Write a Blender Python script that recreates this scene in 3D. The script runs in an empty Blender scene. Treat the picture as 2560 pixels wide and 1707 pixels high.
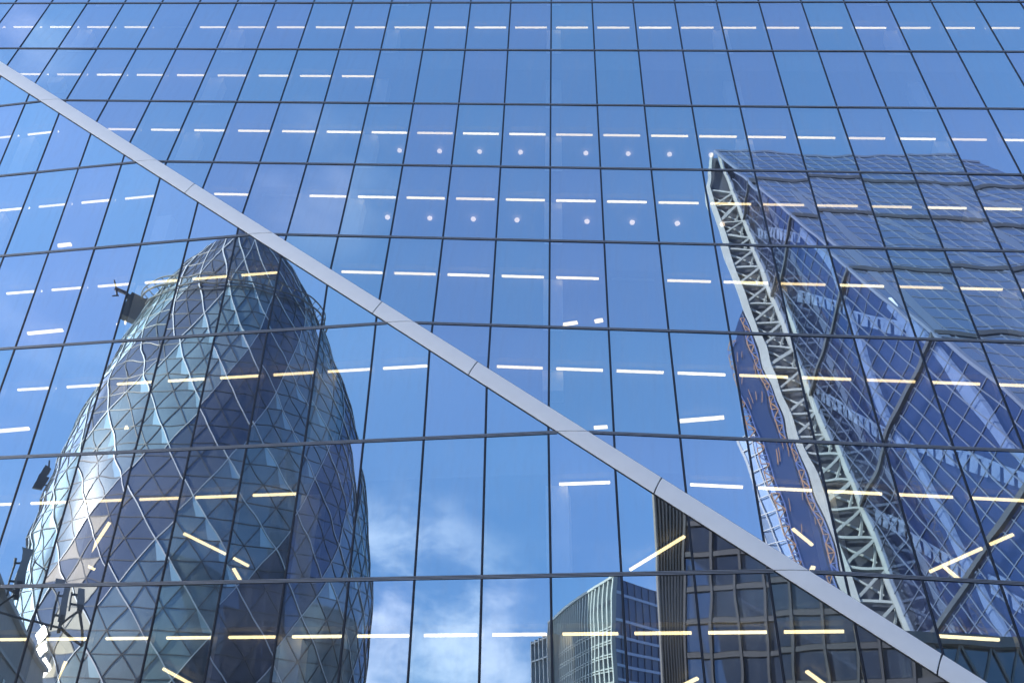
import bpy, bmesh, math, random
from mathutils import Vector, Matrix
from math import radians, sin, cos, pi, tau
random.seed(7)
SC = bpy.context.scene
COL = SC.collection
V = Vector

# ------------------------------------------------------------------ camera
PITCH, ROLL, FOC = 0.86482335, 0.16614831, 2700.0
fwd = V((0, cos(PITCH), sin(PITCH))); rt = V((1, 0, 0)); up = rt.cross(fwd)
r2 = cos(ROLL) * rt + sin(ROLL) * up
u2 = -sin(ROLL) * rt + cos(ROLL) * up
cam_d = bpy.data.cameras.new('camera')
cam_d.sensor_width = 36.0
cam_d.lens = FOC / 2560 * 36.0
cam_d.clip_start = 0.1
cam_d.clip_end = 6000
cam = bpy.data.objects.new('camera', cam_d)
COL.objects.link(cam)
cam.matrix_world = Matrix(((r2.x, u2.x, -fwd.x, 0), (r2.y, u2.y, -fwd.y, 0), (r2.z, u2.z, -fwd.z, 0), (0, 0, 0, 1)))
SC.camera = cam

# ------------------------------------------------------------------ sky, sun, exposure
SUN_EL, SUN_AZ = radians(22), radians(-44)        # azimuth measured clockwise from +Y
sun_dir = V((cos(SUN_EL) * sin(SUN_AZ), cos(SUN_EL) * cos(SUN_AZ), sin(SUN_EL)))
W = bpy.data.worlds.new('World'); SC.world = W
W.use_nodes = True
nt = W.node_tree; nt.nodes.clear()
def N(t, kind, **kw):
    n = t.nodes.new(kind)
    for k, v in kw.items():
        setattr(n, k, v)
    return n
def mathn(t, op, a, b=None, c=None, clamp=False):
    n = t.nodes.new('ShaderNodeMath'); n.operation = op; n.use_clamp = clamp
    for k, v in enumerate((a, b, c)):
        if v is None: continue
        if isinstance(v, (int, float)): n.inputs[k].default_value = v
        else: t.links.new(v, n.inputs[k])
    return n.outputs[0]
def smooth(t, x, a, b, lo=0.0, hi=1.0):
    n = t.nodes.new('ShaderNodeMapRange'); n.interpolation_type = 'SMOOTHSTEP'
    t.links.new(x, n.inputs[0])
    for k, v in zip((1, 2, 3, 4), (a, b, lo, hi)): n.inputs[k].default_value = v
    return n.outputs[0]
out = N(nt, 'ShaderNodeOutputWorld'); bg = N(nt, 'ShaderNodeBackground')
sky = N(nt, 'ShaderNodeTexSky', sky_type='NISHITA', sun_disc=False, sun_elevation=SUN_EL, sun_rotation=SUN_AZ,
        altitude=1200.0, air_density=1.0, dust_density=0.05, ozone_density=3.0)
tc = N(nt, 'ShaderNodeTexCoord'); sep = N(nt, 'ShaderNodeSeparateXYZ')
nt.links.new(tc.outputs['Generated'], sep.inputs[0])
mp = N(nt, 'ShaderNodeMapping'); mp.inputs['Scale'].default_value = (1, 1, 1.7)
nt.links.new(tc.outputs['Generated'], mp.inputs[0])
nz = N(nt, 'ShaderNodeTexNoise'); nz.inputs['Scale'].default_value = 7.5; nz.inputs['Detail'].default_value = 9
nz.inputs['Roughness'].default_value = 0.6; nz.inputs['Distortion'].default_value = 0.15
nt.links.new(mp.outputs[0], nz.inputs['Vector'])
def patch(d, a, b):
    n = N(nt, 'ShaderNodeVectorMath', operation='DOT_PRODUCT'); d = V(d).normalized()
    nt.links.new(tc.outputs['Generated'], n.inputs[0]); n.inputs[1].default_value = d
    return smooth(nt, n.outputs['Value'], a, b)
bank = smooth(nt, sep.outputs['Z'], 0.30, 0.10)
m = mathn(nt, 'MAXIMUM', mathn(nt, 'MULTIPLY', bank, 0.10), mathn(nt, 'MULTIPLY', patch((-.575, -.81, .10), .982, .997), 0.42))
m = mathn(nt, 'MAXIMUM', m, mathn(nt, 'MULTIPLY', patch((-.63, -.34, .70), .992, .9995), 0.14))
m = mathn(nt, 'MAXIMUM', m, mathn(nt, 'MULTIPLY', patch((-.39, -.57, .735), .996, .9998), 0.06))
m = mathn(nt, 'MAXIMUM', m, mathn(nt, 'MULTIPLY', patch((-.75, -.56, .33), .993, .9995), 0.07))
cl = mathn(nt, 'MULTIPLY', smooth(nt, nz.outputs['Fac'], 0.40, 0.68), m, clamp=True)
cl = mathn(nt, 'ADD', cl, mathn(nt, 'MULTIPLY', patch((-.80, -.46, .38), .80, .99), .022), clamp=True)      # thin haze towards the east
# tint that darkens the sky towards the horizon
gr = N(nt, 'ShaderNodeMix', data_type='RGBA'); gr.inputs[6].default_value = (.23, .32, .48, 1); gr.inputs[7].default_value = (.93, .98, 1.02, 1)
nt.links.new(smooth(nt, sep.outputs['Z'], .02, .62), gr.inputs[0])
sk = N(nt, 'ShaderNodeMix', data_type='RGBA', blend_type='MULTIPLY'); sk.inputs[0].default_value = 1.0
nt.links.new(sky.outputs[0], sk.inputs[6]); nt.links.new(gr.outputs[2], sk.inputs[7])
mx = N(nt, 'ShaderNodeMix', data_type='RGBA')
nt.links.new(cl, mx.inputs[0]); nt.links.new(sk.outputs[2], mx.inputs[6])
mx.inputs[7].default_value = (6.3, 6.4, 7.0, 1)
# bright cloud patch added to light the trim, unseen in the mirrored view
cb = mathn(nt, 'MULTIPLY', patch((-.975, -.10, .20), .895, .95), smooth(nt, nz.outputs['Fac'], .25, .5), clamp=True)
mc = N(nt, 'ShaderNodeMix', data_type='RGBA'); nt.links.new(cb, mc.inputs[0]); nt.links.new(mx.outputs[2], mc.inputs[6])
mc.inputs[7].default_value = (18.3, 19.0, 20.6, 1)
nt.links.new(mc.outputs[2], bg.inputs[0]); bg.inputs[1].default_value = 0.15
nt.links.new(bg.outputs[0], out.inputs[0])
sun_l = bpy.data.lights.new('sun', 'SUN'); sun_l.energy = 4.2; sun_l.angle = radians(0.5); sun_l.color = (1.0, 0.93, 0.82)
sun = bpy.data.objects.new('sun', sun_l); COL.objects.link(sun)
sun.rotation_euler = sun_dir.to_track_quat('Z', 'Y').to_euler()
SC.view_settings.view_transform = 'Standard'; SC.view_settings.look = 'None'
SC.view_settings.gamma = 1.0; SC.view_settings.use_curve_mapping = False
SC.view_settings.exposure = 1.50
SC.cycles.max_bounces = 14; SC.cycles.glossy_bounces = 8; SC.cycles.transparent_max_bounces = 16

# ------------------------------------------------------------------ materials
def mat(name, color, rough=0.5, metal=0.0, noise=0.0, nscale=1.5, spec=0.5, emit=None, estr=0.0, coords='Object'):
    m = bpy.data.materials.new(name); m.use_nodes = True
    t = m.node_tree; b = t.nodes['Principled BSDF']
    b.inputs['Base Color'].default_value = (*color, 1); b.inputs['Roughness'].default_value = rough
    b.inputs['Metallic'].default_value = metal; b.inputs['Specular IOR Level'].default_value = spec
    if emit:
        b.inputs['Emission Color'].default_value = (*emit, 1); b.inputs['Emission Strength'].default_value = estr
    if noise:
        c = N(t, 'ShaderNodeTexCoord'); n = N(t, 'ShaderNodeTexNoise')
        n.inputs['Scale'].default_value = nscale; n.inputs['Detail'].default_value = 6
        t.links.new(c.outputs[coords], n.inputs['Vector'])
        x = N(t, 'ShaderNodeMix', data_type='RGBA'); x.inputs[6].default_value = (*[k * (1 - noise) for k in color], 1)
        x.inputs[7].default_value = (*[min(1, k * (1 + noise)) for k in color], 1)
        t.links.new(n.outputs['Fac'], x.inputs[0]); t.links.new(x.outputs[2], b.inputs['Base Color'])
    return m

def glass_mat(name, tint, refl, fac, streak=True, edge=.50):
    """coated glazing: a mirror coat over clear glass one looks into"""
    m = bpy.data.materials.new(name); m.use_nodes = True
    t = m.node_tree; t.nodes.clear()
    o = N(t, 'ShaderNodeOutputMaterial'); tr = N(t, 'ShaderNodeBsdfTransparent'); gl = N(t, 'ShaderNodeBsdfGlossy')
    tr.inputs[0].default_value = (*tint, 1); gl.inputs['Roughness'].default_value = 0.0
    at = N(t, 'ShaderNodeAttribute'); at.attribute_name = 'pane_tint'
    x = N(t, 'ShaderNodeMix', data_type='RGBA')
    x.inputs[6].default_value = (*refl[0], 1); x.inputs[7].default_value = (*refl[1], 1)
    t.links.new(at.outputs['Fac'], x.inputs[0]); t.links.new(x.outputs[2], gl.inputs[0])
    mixs = N(t, 'ShaderNodeMixShader'); 
    lw = N(t, 'ShaderNodeLayerWeight'); lw.inputs[0].default_value = 0.5
    t.links.new(mathn(t, 'ADD', mathn(t, 'MULTIPLY', lw.outputs['Facing'], edge), fac, clamp=True), mixs.inputs[0])
    t.links.new(tr.outputs[0], mixs.inputs[1]); t.links.new(gl.outputs[0], mixs.inputs[2])
    last = mixs.outputs[0]
    if streak:                                   # dust in faint runs down the glass, over an even veil imitating haze
        df = N(t, 'ShaderNodeBsdfDiffuse'); df.inputs[0].default_value = (.55, .55, .55, 1)
        c = N(t, 'ShaderNodeTexCoord'); mpn = N(t, 'ShaderNodeMapping'); mpn.inputs['Scale'].default_value = (2.2, 2.2, .22)
        n = N(t, 'ShaderNodeTexNoise'); n.inputs['Scale'].default_value = 2.0; n.inputs['Detail'].default_value = 7
        t.links.new(c.outputs['Object'], mpn.inputs[0]); t.links.new(mpn.outputs[0], n.inputs['Vector'])
        f = smooth(t, n.outputs['Fac'], .40, .8, 0.018, 0.085)
        ms = N(t, 'ShaderNodeMixShader'); t.links.new(f, ms.inputs[0])
        t.links.new(last, ms.inputs[1]); t.links.new(df.outputs[0], ms.inputs[2]); last = ms.outputs[0]
    t.links.new(last, o.inputs[0])
    return m

def tower_glass(name, base, gloss, fac, rough=0.02, noise=0.25, nscale=0.2, sheen=0.0):
    """glazing of the towers opposite: dark rooms behind, mirror coat in front"""
    m = bpy.data.materials.new(name); m.use_nodes = True
    t = m.node_tree; t.nodes.clear()
    o = N(t, 'ShaderNodeOutputMaterial'); d = N(t, 'ShaderNodeBsdfDiffuse'); g = N(t, 'ShaderNodeBsdfGlossy')
    c = N(t, 'ShaderNodeTexCoord'); n = N(t, 'ShaderNodeTexNoise'); n.inputs['Scale'].default_value = nscale; n.inputs['Detail'].default_value = 5
    t.links.new(c.outputs['Object'], n.inputs['Vector'])
    x = N(t, 'ShaderNodeMix', data_type='RGBA')
    x.inputs[6].default_value = (*[k * (1 - noise) for k in base], 1); x.inputs[7].default_value = (*[k * (1 + noise) for k in base], 1)
    t.links.new(n.outputs['Fac'], x.inputs[0]); t.links.new(x.outputs[2], d.inputs[0])
    g.inputs[0].default_value = (*gloss, 1); g.inputs['Roughness'].default_value = rough
    fr = N(t, 'ShaderNodeFresnel'); fr.inputs[0].default_value = 1.33
    f = mathn(t, 'ADD', mathn(t, 'MULTIPLY', fr.outputs[0], 1.0 - fac), fac, clamp=True)
    ms = N(t, 'ShaderNodeMixShader'); t.links.new(f, ms.inputs[0]); t.links.new(d.outputs[0], ms.inputs[1]); t.links.new(g.outputs[0], ms.inputs[2])
    last = ms.outputs[0]
    if sheen:
        g2 = N(t, 'ShaderNodeBsdfGlossy'); g2.inputs[0].default_value = (.9, .95, .93, 1); g2.inputs['Roughness'].default_value = .32
        m2 = N(t, 'ShaderNodeMixShader'); m2.inputs[0].default_value = sheen
        t.links.new(last, m2.inputs[1]); t.links.new(g2.outputs[0], m2.inputs[2]); last = m2.outputs[0]
    t.links.new(last, o.inputs[0])



    return m

M = {}
M['glass'] = glass_mat('coated_glass', (.80, .86, .90), ((.75, .94, 1.0), (.85, .89, 1.0)), 0.53)
M['gasket'] = mat('black_gasket', (.016, .019, .028), .35)
M['frame'] = mat('dark_anodised_aluminium', (.055, .062, .085), .35, .4)
M['ridge'] = mat('grey_frame_lip', (.36, .38, .42), .35, .3)
M['inner'] = mat('inner_frame', (.42, .40, .38), .4, .2)
M['trim'] = mat('pale_aluminium_trim', (.90, .90, .90), .6, .0, .05, 3.0)
M['ceiling'] = mat('office_ceiling', (.42, .42, .43), .8, 0, .08, .6)
M['carpet'] = mat('office_carpet', (.05, .055, .07), .9)
M['core'] = mat('office_core_wall', (.16, .16, .18), .8, 0, .3, .25)
M['column'] = mat('white_column', (.86, .86, .86), .6)
M['lamp'] = mat('warm_lamp', (.9, .85, .75), .5, emit=(1.0, .74, .35), estr=1.6)
M['lamp_dim'] = mat('warm_lamp_dimmer', (.9, .85, .75), .5, emit=(1.0, .72, .34), estr=1.35)
M['lamp_hot'] = mat('warm_lamp_brighter', (.9, .85, .75), .5, emit=(1.0, .77, .40), estr=1.85)
M['lamp_off'] = mat('unlit_diffuser', (.75, .74, .74), .5)
M['globe'] = mat('opal_globe', (.8, .76, .72), .3, emit=(1.0, .74, .52), estr=1.0)
M['steel_dark'] = mat('dark_steel', (.035, .04, .05), .5, .3)

M['trim'].node_tree.nodes['Principled BSDF'].inputs['IOR'].default_value = 1.6

# ------------------------------------------------------------------ mesh builder
class MB:
    def __init__(s): s.v, s.f, s.m = [], [], []
    def quad(s, *p, mi=0):
        n = len(s.v); s.v += [tuple(q) for q in p]; s.f.append(tuple(range(n, n + len(p)))); s.m.append(mi)
    def bar(s, a, b, w, h, side=None, mi=0, w2=None):
        """box beam from a to b; side gives the direction of w, h is across it"""
        a, b = V(a), V(b); d = (b - a).normalized()
        sd = V(side) if side is not None else (V((0, 0, 1)) if abs(d.z) < .9 else V((1, 0, 0)))
        sd = (sd - d * sd.dot(d)).normalized(); o = d.cross(sd)
        n = len(s.v)
        for p, ww in ((a, w), (b, w2 or w)):
            for x, y in ((-1, -1), (1, -1), (1, 1), (-1, 1)):
                s.v.append(tuple(p + sd * (x * ww / 2) + o * (y * h / 2)))
        for f in ((3, 2, 1, 0), (4, 5, 6, 7), (0, 1, 5, 4), (1, 2, 6, 5), (2, 3, 7, 6), (3, 0, 4, 7)):
            s.f.append(tuple(n + k for k in f)); s.m.append(mi)
    def tube(s, a, b, r, seg=8, mi=0, r2=None):
        a, b = V(a), V(b); d = (b - a).normalized(); x = d.orthogonal().normalized(); y = d.cross(x); n = len(s.v)
        for p, rr in ((a, r), (b, r2 or r)):
            for k in range(seg):
                s.v.append(tuple(p + x * (cos(tau * k / seg) * rr) + y * (sin(tau * k / seg) * rr)))
        for k in range(seg):
            k2 = (k + 1) % seg; s.f.append((n + k, n + k2, n + seg + k2, n + seg + k)); s.m.append(mi)
        s.f.append(tuple(n + k for k in reversed(range(seg)))); s.m.append(mi)
        s.f.append(tuple(n + seg + k for k in range(seg))); s.m.append(mi)
    def prism(s, poly, z0, z1, mi=0, top=None, mtop=None):
        """vertical prism over a plan polygon (counter-clockwise)"""
        n = len(s.v); k = len(poly); tp = top or poly
        s.v += [(p[0], p[1], z0) for p in poly] + [(p[0], p[1], z1) for p in tp]
        for q in range(k):
            q2 = (q + 1) % k; s.f.append((n + q, n + q2, n + k + q2, n + k + q)); s.m.append(mi)
        s.f.append(tuple(n + k + q for q in range(k))); s.m.append(mi if mtop is None else mtop)
        s.f.append(tuple(n + q for q in reversed(range(k)))); s.m.append(mi)
    def build(s, name, mats, parent=None, smooth=False, origin=None):
        me = bpy.data.meshes.new(name)
        o0 = V(origin) if origin is not None else V((0, 0, 0))
        me.from_pydata([tuple(V(p) - o0) for p in s.v], [], s.f); me.update()
        for q in (mats if isinstance(mats, (list, tuple)) else [mats]): me.materials.append(q)
        me.polygons.foreach_set('material_index', s.m)
        if smooth: me.polygons.foreach_set('use_smooth', [True] * len(s.f))
        o = bpy.data.objects.new(name, me); COL.objects.link(o)
        if parent is not None:
            o.parent = parent
            pl, q_ = V((0, 0, 0)), parent
            while q_: pl, q_ = pl + q_.location, q_.parent
            o.location = o0 - pl
        else: o.location = o0
        return o
def empty(name, loc=(0, 0, 0)):
    o = bpy.data.objects.new(name, None); COL.objects.link(o); o.location = loc; o.empty_display_size = 1
    return o
def tag(o, label=None, cat=None, group=None, kind=None):
    for k, v in (('label', label), ('category', cat), ('group', group), ('kind', kind)):
        if v: o[k] = v
    return o

GZ = -1.6                                          # street level; the camera is the origin, at eye height
# ------------------------------------------------------------------ ground
mb = MB(); mb.quad((-2500, -2500, GZ), (2500, -2500, GZ), (2500, 2500, GZ), (-2500, 2500, GZ))
M['paving'] = mat('stone_paving', (.32, .31, .29), .8, 0, .25, .4)
tag(mb.build('ground', M['paving']), kind='structure')
mb = MB(); mb.quad((-220, -11, GZ + .004), (60, -24, GZ + .004), (60, -15, GZ + .004), (-220, -2, GZ + .004))
M['asphalt'] = mat('asphalt', (.05, .05, .052), .85, 0, .3, 2.0)
tag(mb.build('road', M['asphalt']), kind='structure')

# ------------------------------------------------------------------ the glass tower
H = 4.0
class Facet:
    def __init__(s, a, t, sh, w, O):
        s.u = V((cos(a), sin(a), 0)); s.n = V((-sin(a), cos(a), 0))
        s.d = (s.n * -t + V((0, 0, -1)) + s.u * sh) * H; s.w = w * H; s.O = V(O) * H
        s.N = s.u.cross(s.d).normalized()
        if s.N.y < 0: s.N = -s.N                   # points into the building
        s.down = s.d.normalized()
    def P(s, i, j, dep=0.0): return s.O + s.u * (i * s.w) + s.d * j + s.N * dep
FA = Facet(-0.17330671808805295, -0.07892492199406996, 0.0751097203593132, 0.4355989895439901, (-0.18482860529854878, 4.723702780745116, 11.15154395448832))
FB = Facet(-0.29629408107860716, -0.24405903809034996, 0.060439664545207834, 0.43388698770706385, (-0.8466175916968555, 3.963680533343699, 11.15154395448832))
def iU(j): return 2.9325 * j - 16.98               # where the trim meets the upper facet
def iL(j): return 2.939 * j - 16.50                # and the lower one
J0, J1 = -2, 11
TOW = empty('glass_tower', FA.P(0, 11.5) * 1.0)
TOW.location.z = GZ
tag(TOW, 'blue mirror glass office tower with a pale diagonal fold line and black glazing grid', 'office tower')

def project(p):
    d = p.normalized() if False else p
    z = d.dot(fwd)
    return 1280 + FOC * d.dot(r2) / z, 853.5 - FOC * d.dot(u2) / z
def area2(poly):
    q = [project(p) for p in poly]
    q = [(min(max(x, 0), 2560), min(max(y, 0), 1707)) for x, y in q]
    return abs(sum(q[k][0] * q[(k + 1) % len(q)][1] - q[(k + 1) % len(q)][0] * q[k][1] for k in range(len(q)))) / 2
def clip_cell(i, j, upper):
    """pane corner polygon in (i, j), cut by the trim line"""
    poly = [(i, j), (i + 1, j), (i + 1, j + 1), (i, j + 1)]
    g = (lambda p: p[0] - iU(p[1])) if upper else (lambda p: iL(p[1]) - p[0])
    res = []
    for k in range(4):
        a, b = poly[k], poly[(k + 1) % 4]; ga, gb = g(a), g(b)
        if ga >= 0: res.append(a)
        if (ga >= 0) != (gb >= 0):
            s = ga / (ga - gb); res.append((a[0] + (b[0] - a[0]) * s, a[1] + (b[1] - a[1]) * s))
    return res
cells = []
for F, upper, i0, i1 in ((FA, True, -22, 15), (FB, False, -21, 8)):
    for j in range(J0, J1):
        for i in range(i0, i1):
            pc = clip_cell(i, j, upper)
            if len(pc) < 3: continue
            cells.append([area2([F.P(*p) for p in pc]), F, upper, i, j, pc])
cells.sort(key=lambda c: -c[0])

def pane_mesh(F, upper, i, j, pc, nx, ny):
    """one sheet of glass, very slightly bowed and rippled as real units are"""
    rnd = random.Random(i * 977 + j * 131 + (5 if upper else 0))
    bow = rnd.uniform(.2, 1.0) * .0012 * rnd.choice((1, 1, -1))
    tx, ty = rnd.gauss(0, .0016), rnd.gauss(0, .0013)
    wv = [(rnd.uniform(1.5, 6.5), rnd.uniform(-4.0, 7.0), rnd.uniform(0, tau), rnd.uniform(.00002, .00013)) for _ in range(6)]
    full = len(pc) == 4 and all(float(p[0]).is_integer() and float(p[1]).is_integer() for p in pc)
    O = F.P(i + .5, j + .5)
    bm = bmesh.new(); grid = []
    for b in range(ny + 1):
        row = []
        for a in range(nx + 1):
            x, y = a / nx, b / ny
            X, Y = (x - .5) * F.w, (y - .5) * H
            dz = bow * (1 - (2 * x - 1) ** 2) * (1 - (2 * y - 1) ** 2) * 1.4 + tx * X + ty * Y
            dz += sum(am * sin(kx * X + ky * Y * .8 + ph) for kx, ky, ph, am in wv)
            row.append(bm.verts.new(F.P(i + x, j + y, dz) - O))
        grid.append(row)
    for b in range(ny):
        for a in range(nx):
            bm.faces.new((grid[b][a], grid[b + 1][a], grid[b + 1][a + 1], grid[b][a + 1]))
    if not full:
        fn = iU if upper else iL
        p0, p1 = F.P(fn(j), j), F.P(fn(j + 1), j + 1)
        no = (p1 - p0).cross(F.N).normalized()
        if no.dot(F.u) < 0: no = -no
        bmesh.ops.bisect_plane(bm, geom=bm.verts[:] + bm.edges[:] + bm.faces[:], dist=1e-6, plane_co=p0 - O, plane_no=no,
                               clear_inner=upper, clear_outer=not upper)
    return bm, O, rnd.random()
def finish_pane(bm, name, O, tints):
    me = bpy.data.meshes.new(name); bm.to_mesh(me); bm.free()
    me.materials.append(M['glass']); me.polygons.foreach_set('use_smooth', [True] * len(me.polygons))
    at = me.attributes.new('pane_tint', 'FLOAT', 'POINT')
    at.data.foreach_set('value', tints if isinstance(tints, list) else [tints] * len(me.vertices))
    o = bpy.data.objects.new(name, me); COL.objects.link(o); o.parent = TOW; o.location = O - TOW.location
    return o
for c in cells[:100]:
    bm, O, tn = pane_mesh(*c[1:], 12, 20)
    finish_pane(bm, 'glass_pane', O, tn)
allv, allf, allt = [], [], []
for c in cells[100:]:
    nx, ny = (10, 14) if c[0] > 0 else (1, 1)
    bm, O, tn = pane_mesh(*c[1:], nx, ny)
    bm.verts.index_update(); n = len(allv)
    allv += [tuple(v.co + O - FA.O) for v in bm.verts]; allf += [tuple(n + v.index for v in f.verts) for f in bm.faces]
    allt += [tn] * len(bm.verts); bm.free()
bm = bmesh.new(); vv = [bm.verts.new(p) for p in allv]
for f in allf: bm.faces.new([vv[k] for k in f])
tag(finish_pane(bm, 'glass_pane', FA.O, allt), kind='stuff')

# frames: every mullion and every transom its own part
def section(mb, a, b, F, side, w, dep):
    mb.bar(a, b, w, dep, side, 0)
    mb.bar(V(a) - F.N * (dep / 2 + .004), V(b) - F.N * (dep / 2 + .004), w * .22, .014, side, 1)
for F, upper, i0, i1 in ((FA, True, -21, 15), (FB, False, -20, 8)):
    for i in range(i0, i1 + 1):
        if upper: ja, jb = J0, min(J1, (i + 16.98) / 2.9325)
        else: ja, jb = max(J0, (i + 16.5) / 2.939), J1
        if jb - ja < .05: continue
        mb = MB(); a, b = F.P(i, ja, .012), F.P(i, jb, .012)
        section(mb, a, b, F, F.u, .060, .05)
        mb.bar(F.P(i, ja, .14), F.P(i, jb, .14), .05, .2, F.u, 2)          # inner fin of the mullion
        mb.build('mullion', [M['gasket'], M['frame'], M['inner']], TOW, origin=F.P(i, (ja + jb) / 2))
for j in range(J0, J1 + 1):
    for F, ia, ib in ((FA, iU(j), 15.0), (FB, -20.0, iL(j))):
        ia, ib = max(ia, -21), min(ib, 15)
        if ib - ia < .1: continue
        mb = MB(); dn = F.down
        a, b = F.P(ia, j, .008), F.P(ib, j, .008)
        mb.bar(a, b, .105, .05, dn, 0)
        for off in (-.034, 0, .034):
            q = dn * off - F.N * .028
            mb.bar(a + q, b + q, .014, .012, dn, 1)
        mb.build('transom', [M['gasket'], M['ridge']], TOW, origin=F.P((ia + ib) / 2, j))

# folded pale trim along the diagonal, in panels
def fold(j):
    A0, B0 = FA.P(0, j), FB.P(0, j)
    # both lines run horizontally at the same level: cross them in plan
    c = FA.u.x * FB.u.y - FA.u.y * FB.u.x; d = B0 - A0
    s = (d.x * FB.u.y - d.y * FB.u.x) / c
    return A0 + FA.u * s
def trim_pt(jU, jL, t, lift):
    a = FA.P(iU(jU), jU, 0); c = FB.P(iL(jL), jL, 0); b = fold(jU + (jL - jU) * .5)
    p = a * (1 - t) ** 2 + b * (2 * t * (1 - t)) + c * t ** 2
    nn = (FA.N * (1 - t) + FB.N * t).normalized()
    return p - nn * lift
joints = []
for j in range(-2, 12):
    joints.append((j, j))
    if j in (3, 4, 5, 6, 7): 
        q = {3: .40, 4: .85, 5: .45, 6: .42, 7: .55}[j]
        joints.append((j + q - .06, j + q + .06))
joints.sort()
GAP = .003
for (a0, a1), (b0, b1) in zip(joints[:-1], joints[1:]):
    mb = MB(); NT = 10
    n = len(mb.v)
    for (ju, jl) in ((a0 + GAP, a1 + GAP), (b0 - GAP, b1 - GAP)):
        for q in range(NT + 1): mb.v.append(tuple(trim_pt(ju, jl, .03 + .94 * q / NT, .0551)))
    for q in range(NT): mb.f.append((q, q + 1, NT + 2 + q, NT + 1 + q)); mb.m.append(0)
    n = len(mb.v)
    for (ju, jl) in ((a0 + GAP, a1 + GAP), (b0 - GAP, b1 - GAP)):
        for q in range(NT + 1):
            mb.v.append(tuple(trim_pt(ju, jl, .03 + .94 * q / NT, .055)))
        for q in range(NT + 1):
            mb.v.append(tuple(trim_pt(ju, jl, .03 + .94 * q / NT, .0)))
    K = 2 * (NT + 1)
    for k0, k1 in ((0, NT + 1), (NT, K - 1)):
        mb.f.append((n + k0, n + k1, n + K + k1, n + K + k0)); mb.m.append(0)
    for e in (0, K):
        mb.f.append(tuple([n + e + q for q in range(NT + 1)] + [n + e + NT + 1 + q for q in reversed(range(NT + 1))])); mb.m.append(0)
    o = mb.build('trim_panel', M['trim'], TOW, origin=trim_pt((a0 + b0) / 2, (a1 + b1) / 2, .5, 0))
    for p in o.data.polygons: p.use_smooth = p.index < NT
# black bed behind the trim with its two edge gaskets
mb = MB()
for a, b in zip(range(-2, 11), range(-1, 12)):
    for t0, t1 in ((-.015, .5), (.5, 1.015)):
        mb.quad(trim_pt(a, a, t0, .022), trim_pt(b, b, t0, .022), trim_pt(b, b, t1, .022), trim_pt(a, a, t1, .022))
mb.build('trim_bed', M['gasket'], TOW, origin=fold(4))

# floors: slab with ceiling soffit, core wall, columns
CEIL = .255
def plan(j, z, dep, i_a=-21.0, i_b=15.5):
    """facade line at floor j, pushed in by dep"""
    f = fold(j)
    a = FB.O + FB.u * (i_a * FB.w) + FB.d * j; c = FA.O + FA.u * (i_b * FA.w) + FA.d * j
    out_ = [a + FB.n * dep, f + (FA.n + FB.n).normalized() * dep, c + FA.n * dep]
    return [(p.x, p.y) for p in out_]
for j in range(J0, J1 + 1):
    zt = FA.O.z - H * j
    mb = MB()
    front = plan(j, zt, .16); front_c = plan(j + CEIL, zt, .28); back = plan(j, zt, 11.0)
    n = len(mb.v)
    top = front + back[::-1]; bot = front_c + back[::-1]
    mb.v += [(x, y, zt + .03) for x, y in top] + [(x, y, zt - CEIL * H) for x, y in bot]
    k = len(top)
    mb.f.append(tuple(range(k))); mb.m.append(0)
    mb.f.append(tuple(n + k + q for q in reversed(range(k)))); mb.m.append(1)
    for q in range(k):
        mb.f.append((q, q + k, (q + 1) % k + k, (q + 1) % k)); mb.m.append(1)
    mb.build('floor_slab', [M['carpet'], M['ceiling']], TOW, origin=FA.P(0, j))
# body behind: core wall and outer shell so no daylight leaks through
mb = MB()
for j in range(J0, J1):
    zt = FA.O.z - H * j; p = plan(j, zt, 9.0); q = plan(j + 1, zt - H, 9.0)
    for k in range(2):
        mb.quad((*p[k], zt), (*p[k + 1], zt), (*q[k + 1], zt - H), (*q[k], zt - H))
mb.build('core_wall', M['core'], TOW, origin=FA.P(0, 4, 9))
M['shell'] = tower_glass('shell_glass', (.03, .04, .06), (.8, .88, 1), .4)
mb = MB()
p0 = plan(J0, 0, 0.0); p1 = plan(J1 + .5, 0, 0.0)
zt = FA.O.z - H * J0; zb = GZ
bk = plan(4, 0, 34)
def wall(a, b, c, d): mb.quad(a, b, c, d)
Lt, Rt, Lb, Rb = (*p0[0], zt), (*p0[2], zt), (*p1[0], zb), (*p1[2], zb)
BLt, BRt, BLb, BRb = (*bk[0], zt), (*bk[2], zt), (*bk[0], zb), (*bk[2], zb)
wall(Lt, BLt, BLb, Lb); wall(Rt, BRt, BRb, Rb); wall(BLt, BRt, BRb, BLb)
mb.quad((*p0[0], zt), (*p0[1], zt), (*p0[2], zt), BRt, BLt)
mb.build('shell', M['shell'], TOW, origin=V(bk[1] + (20,)))
# upper storeys that rise out of frame
mb = MB()
top_ = plan(J0, 0, .0); tb = plan(J0 - 8, 0, .0); bk2 = plan(4, 0, 30)
n = 0
mb.quad((*top_[0], zt), (*top_[1], zt), (*tb[1], zt + 32), (*tb[0], zt + 32))
mb.quad((*top_[1], zt), (*top_[2], zt), (*tb[2], zt + 32), (*tb[1], zt + 32))
mb.quad((*top_[2], zt), (*bk2[2], zt), (*bk2[2], zt + 32), (*tb[2], zt + 32))
mb.quad((*bk2[0], zt), (*top_[0], zt), (*tb[0], zt + 32), (*bk2[0], zt + 32))
mb.quad((*bk2[2], zt), (*bk2[0], zt), (*bk2[0], zt + 32), (*bk2[2], zt + 32))
mb.quad((*tb[0], zt + 32), (*tb[1], zt + 32), (*tb[2], zt + 32), (*bk2[2], zt + 32), (*bk2[0], zt + 32))
mb.build('upper_storeys', M['shell'], TOW, origin=V(top_[1] + (zt,)))
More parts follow.
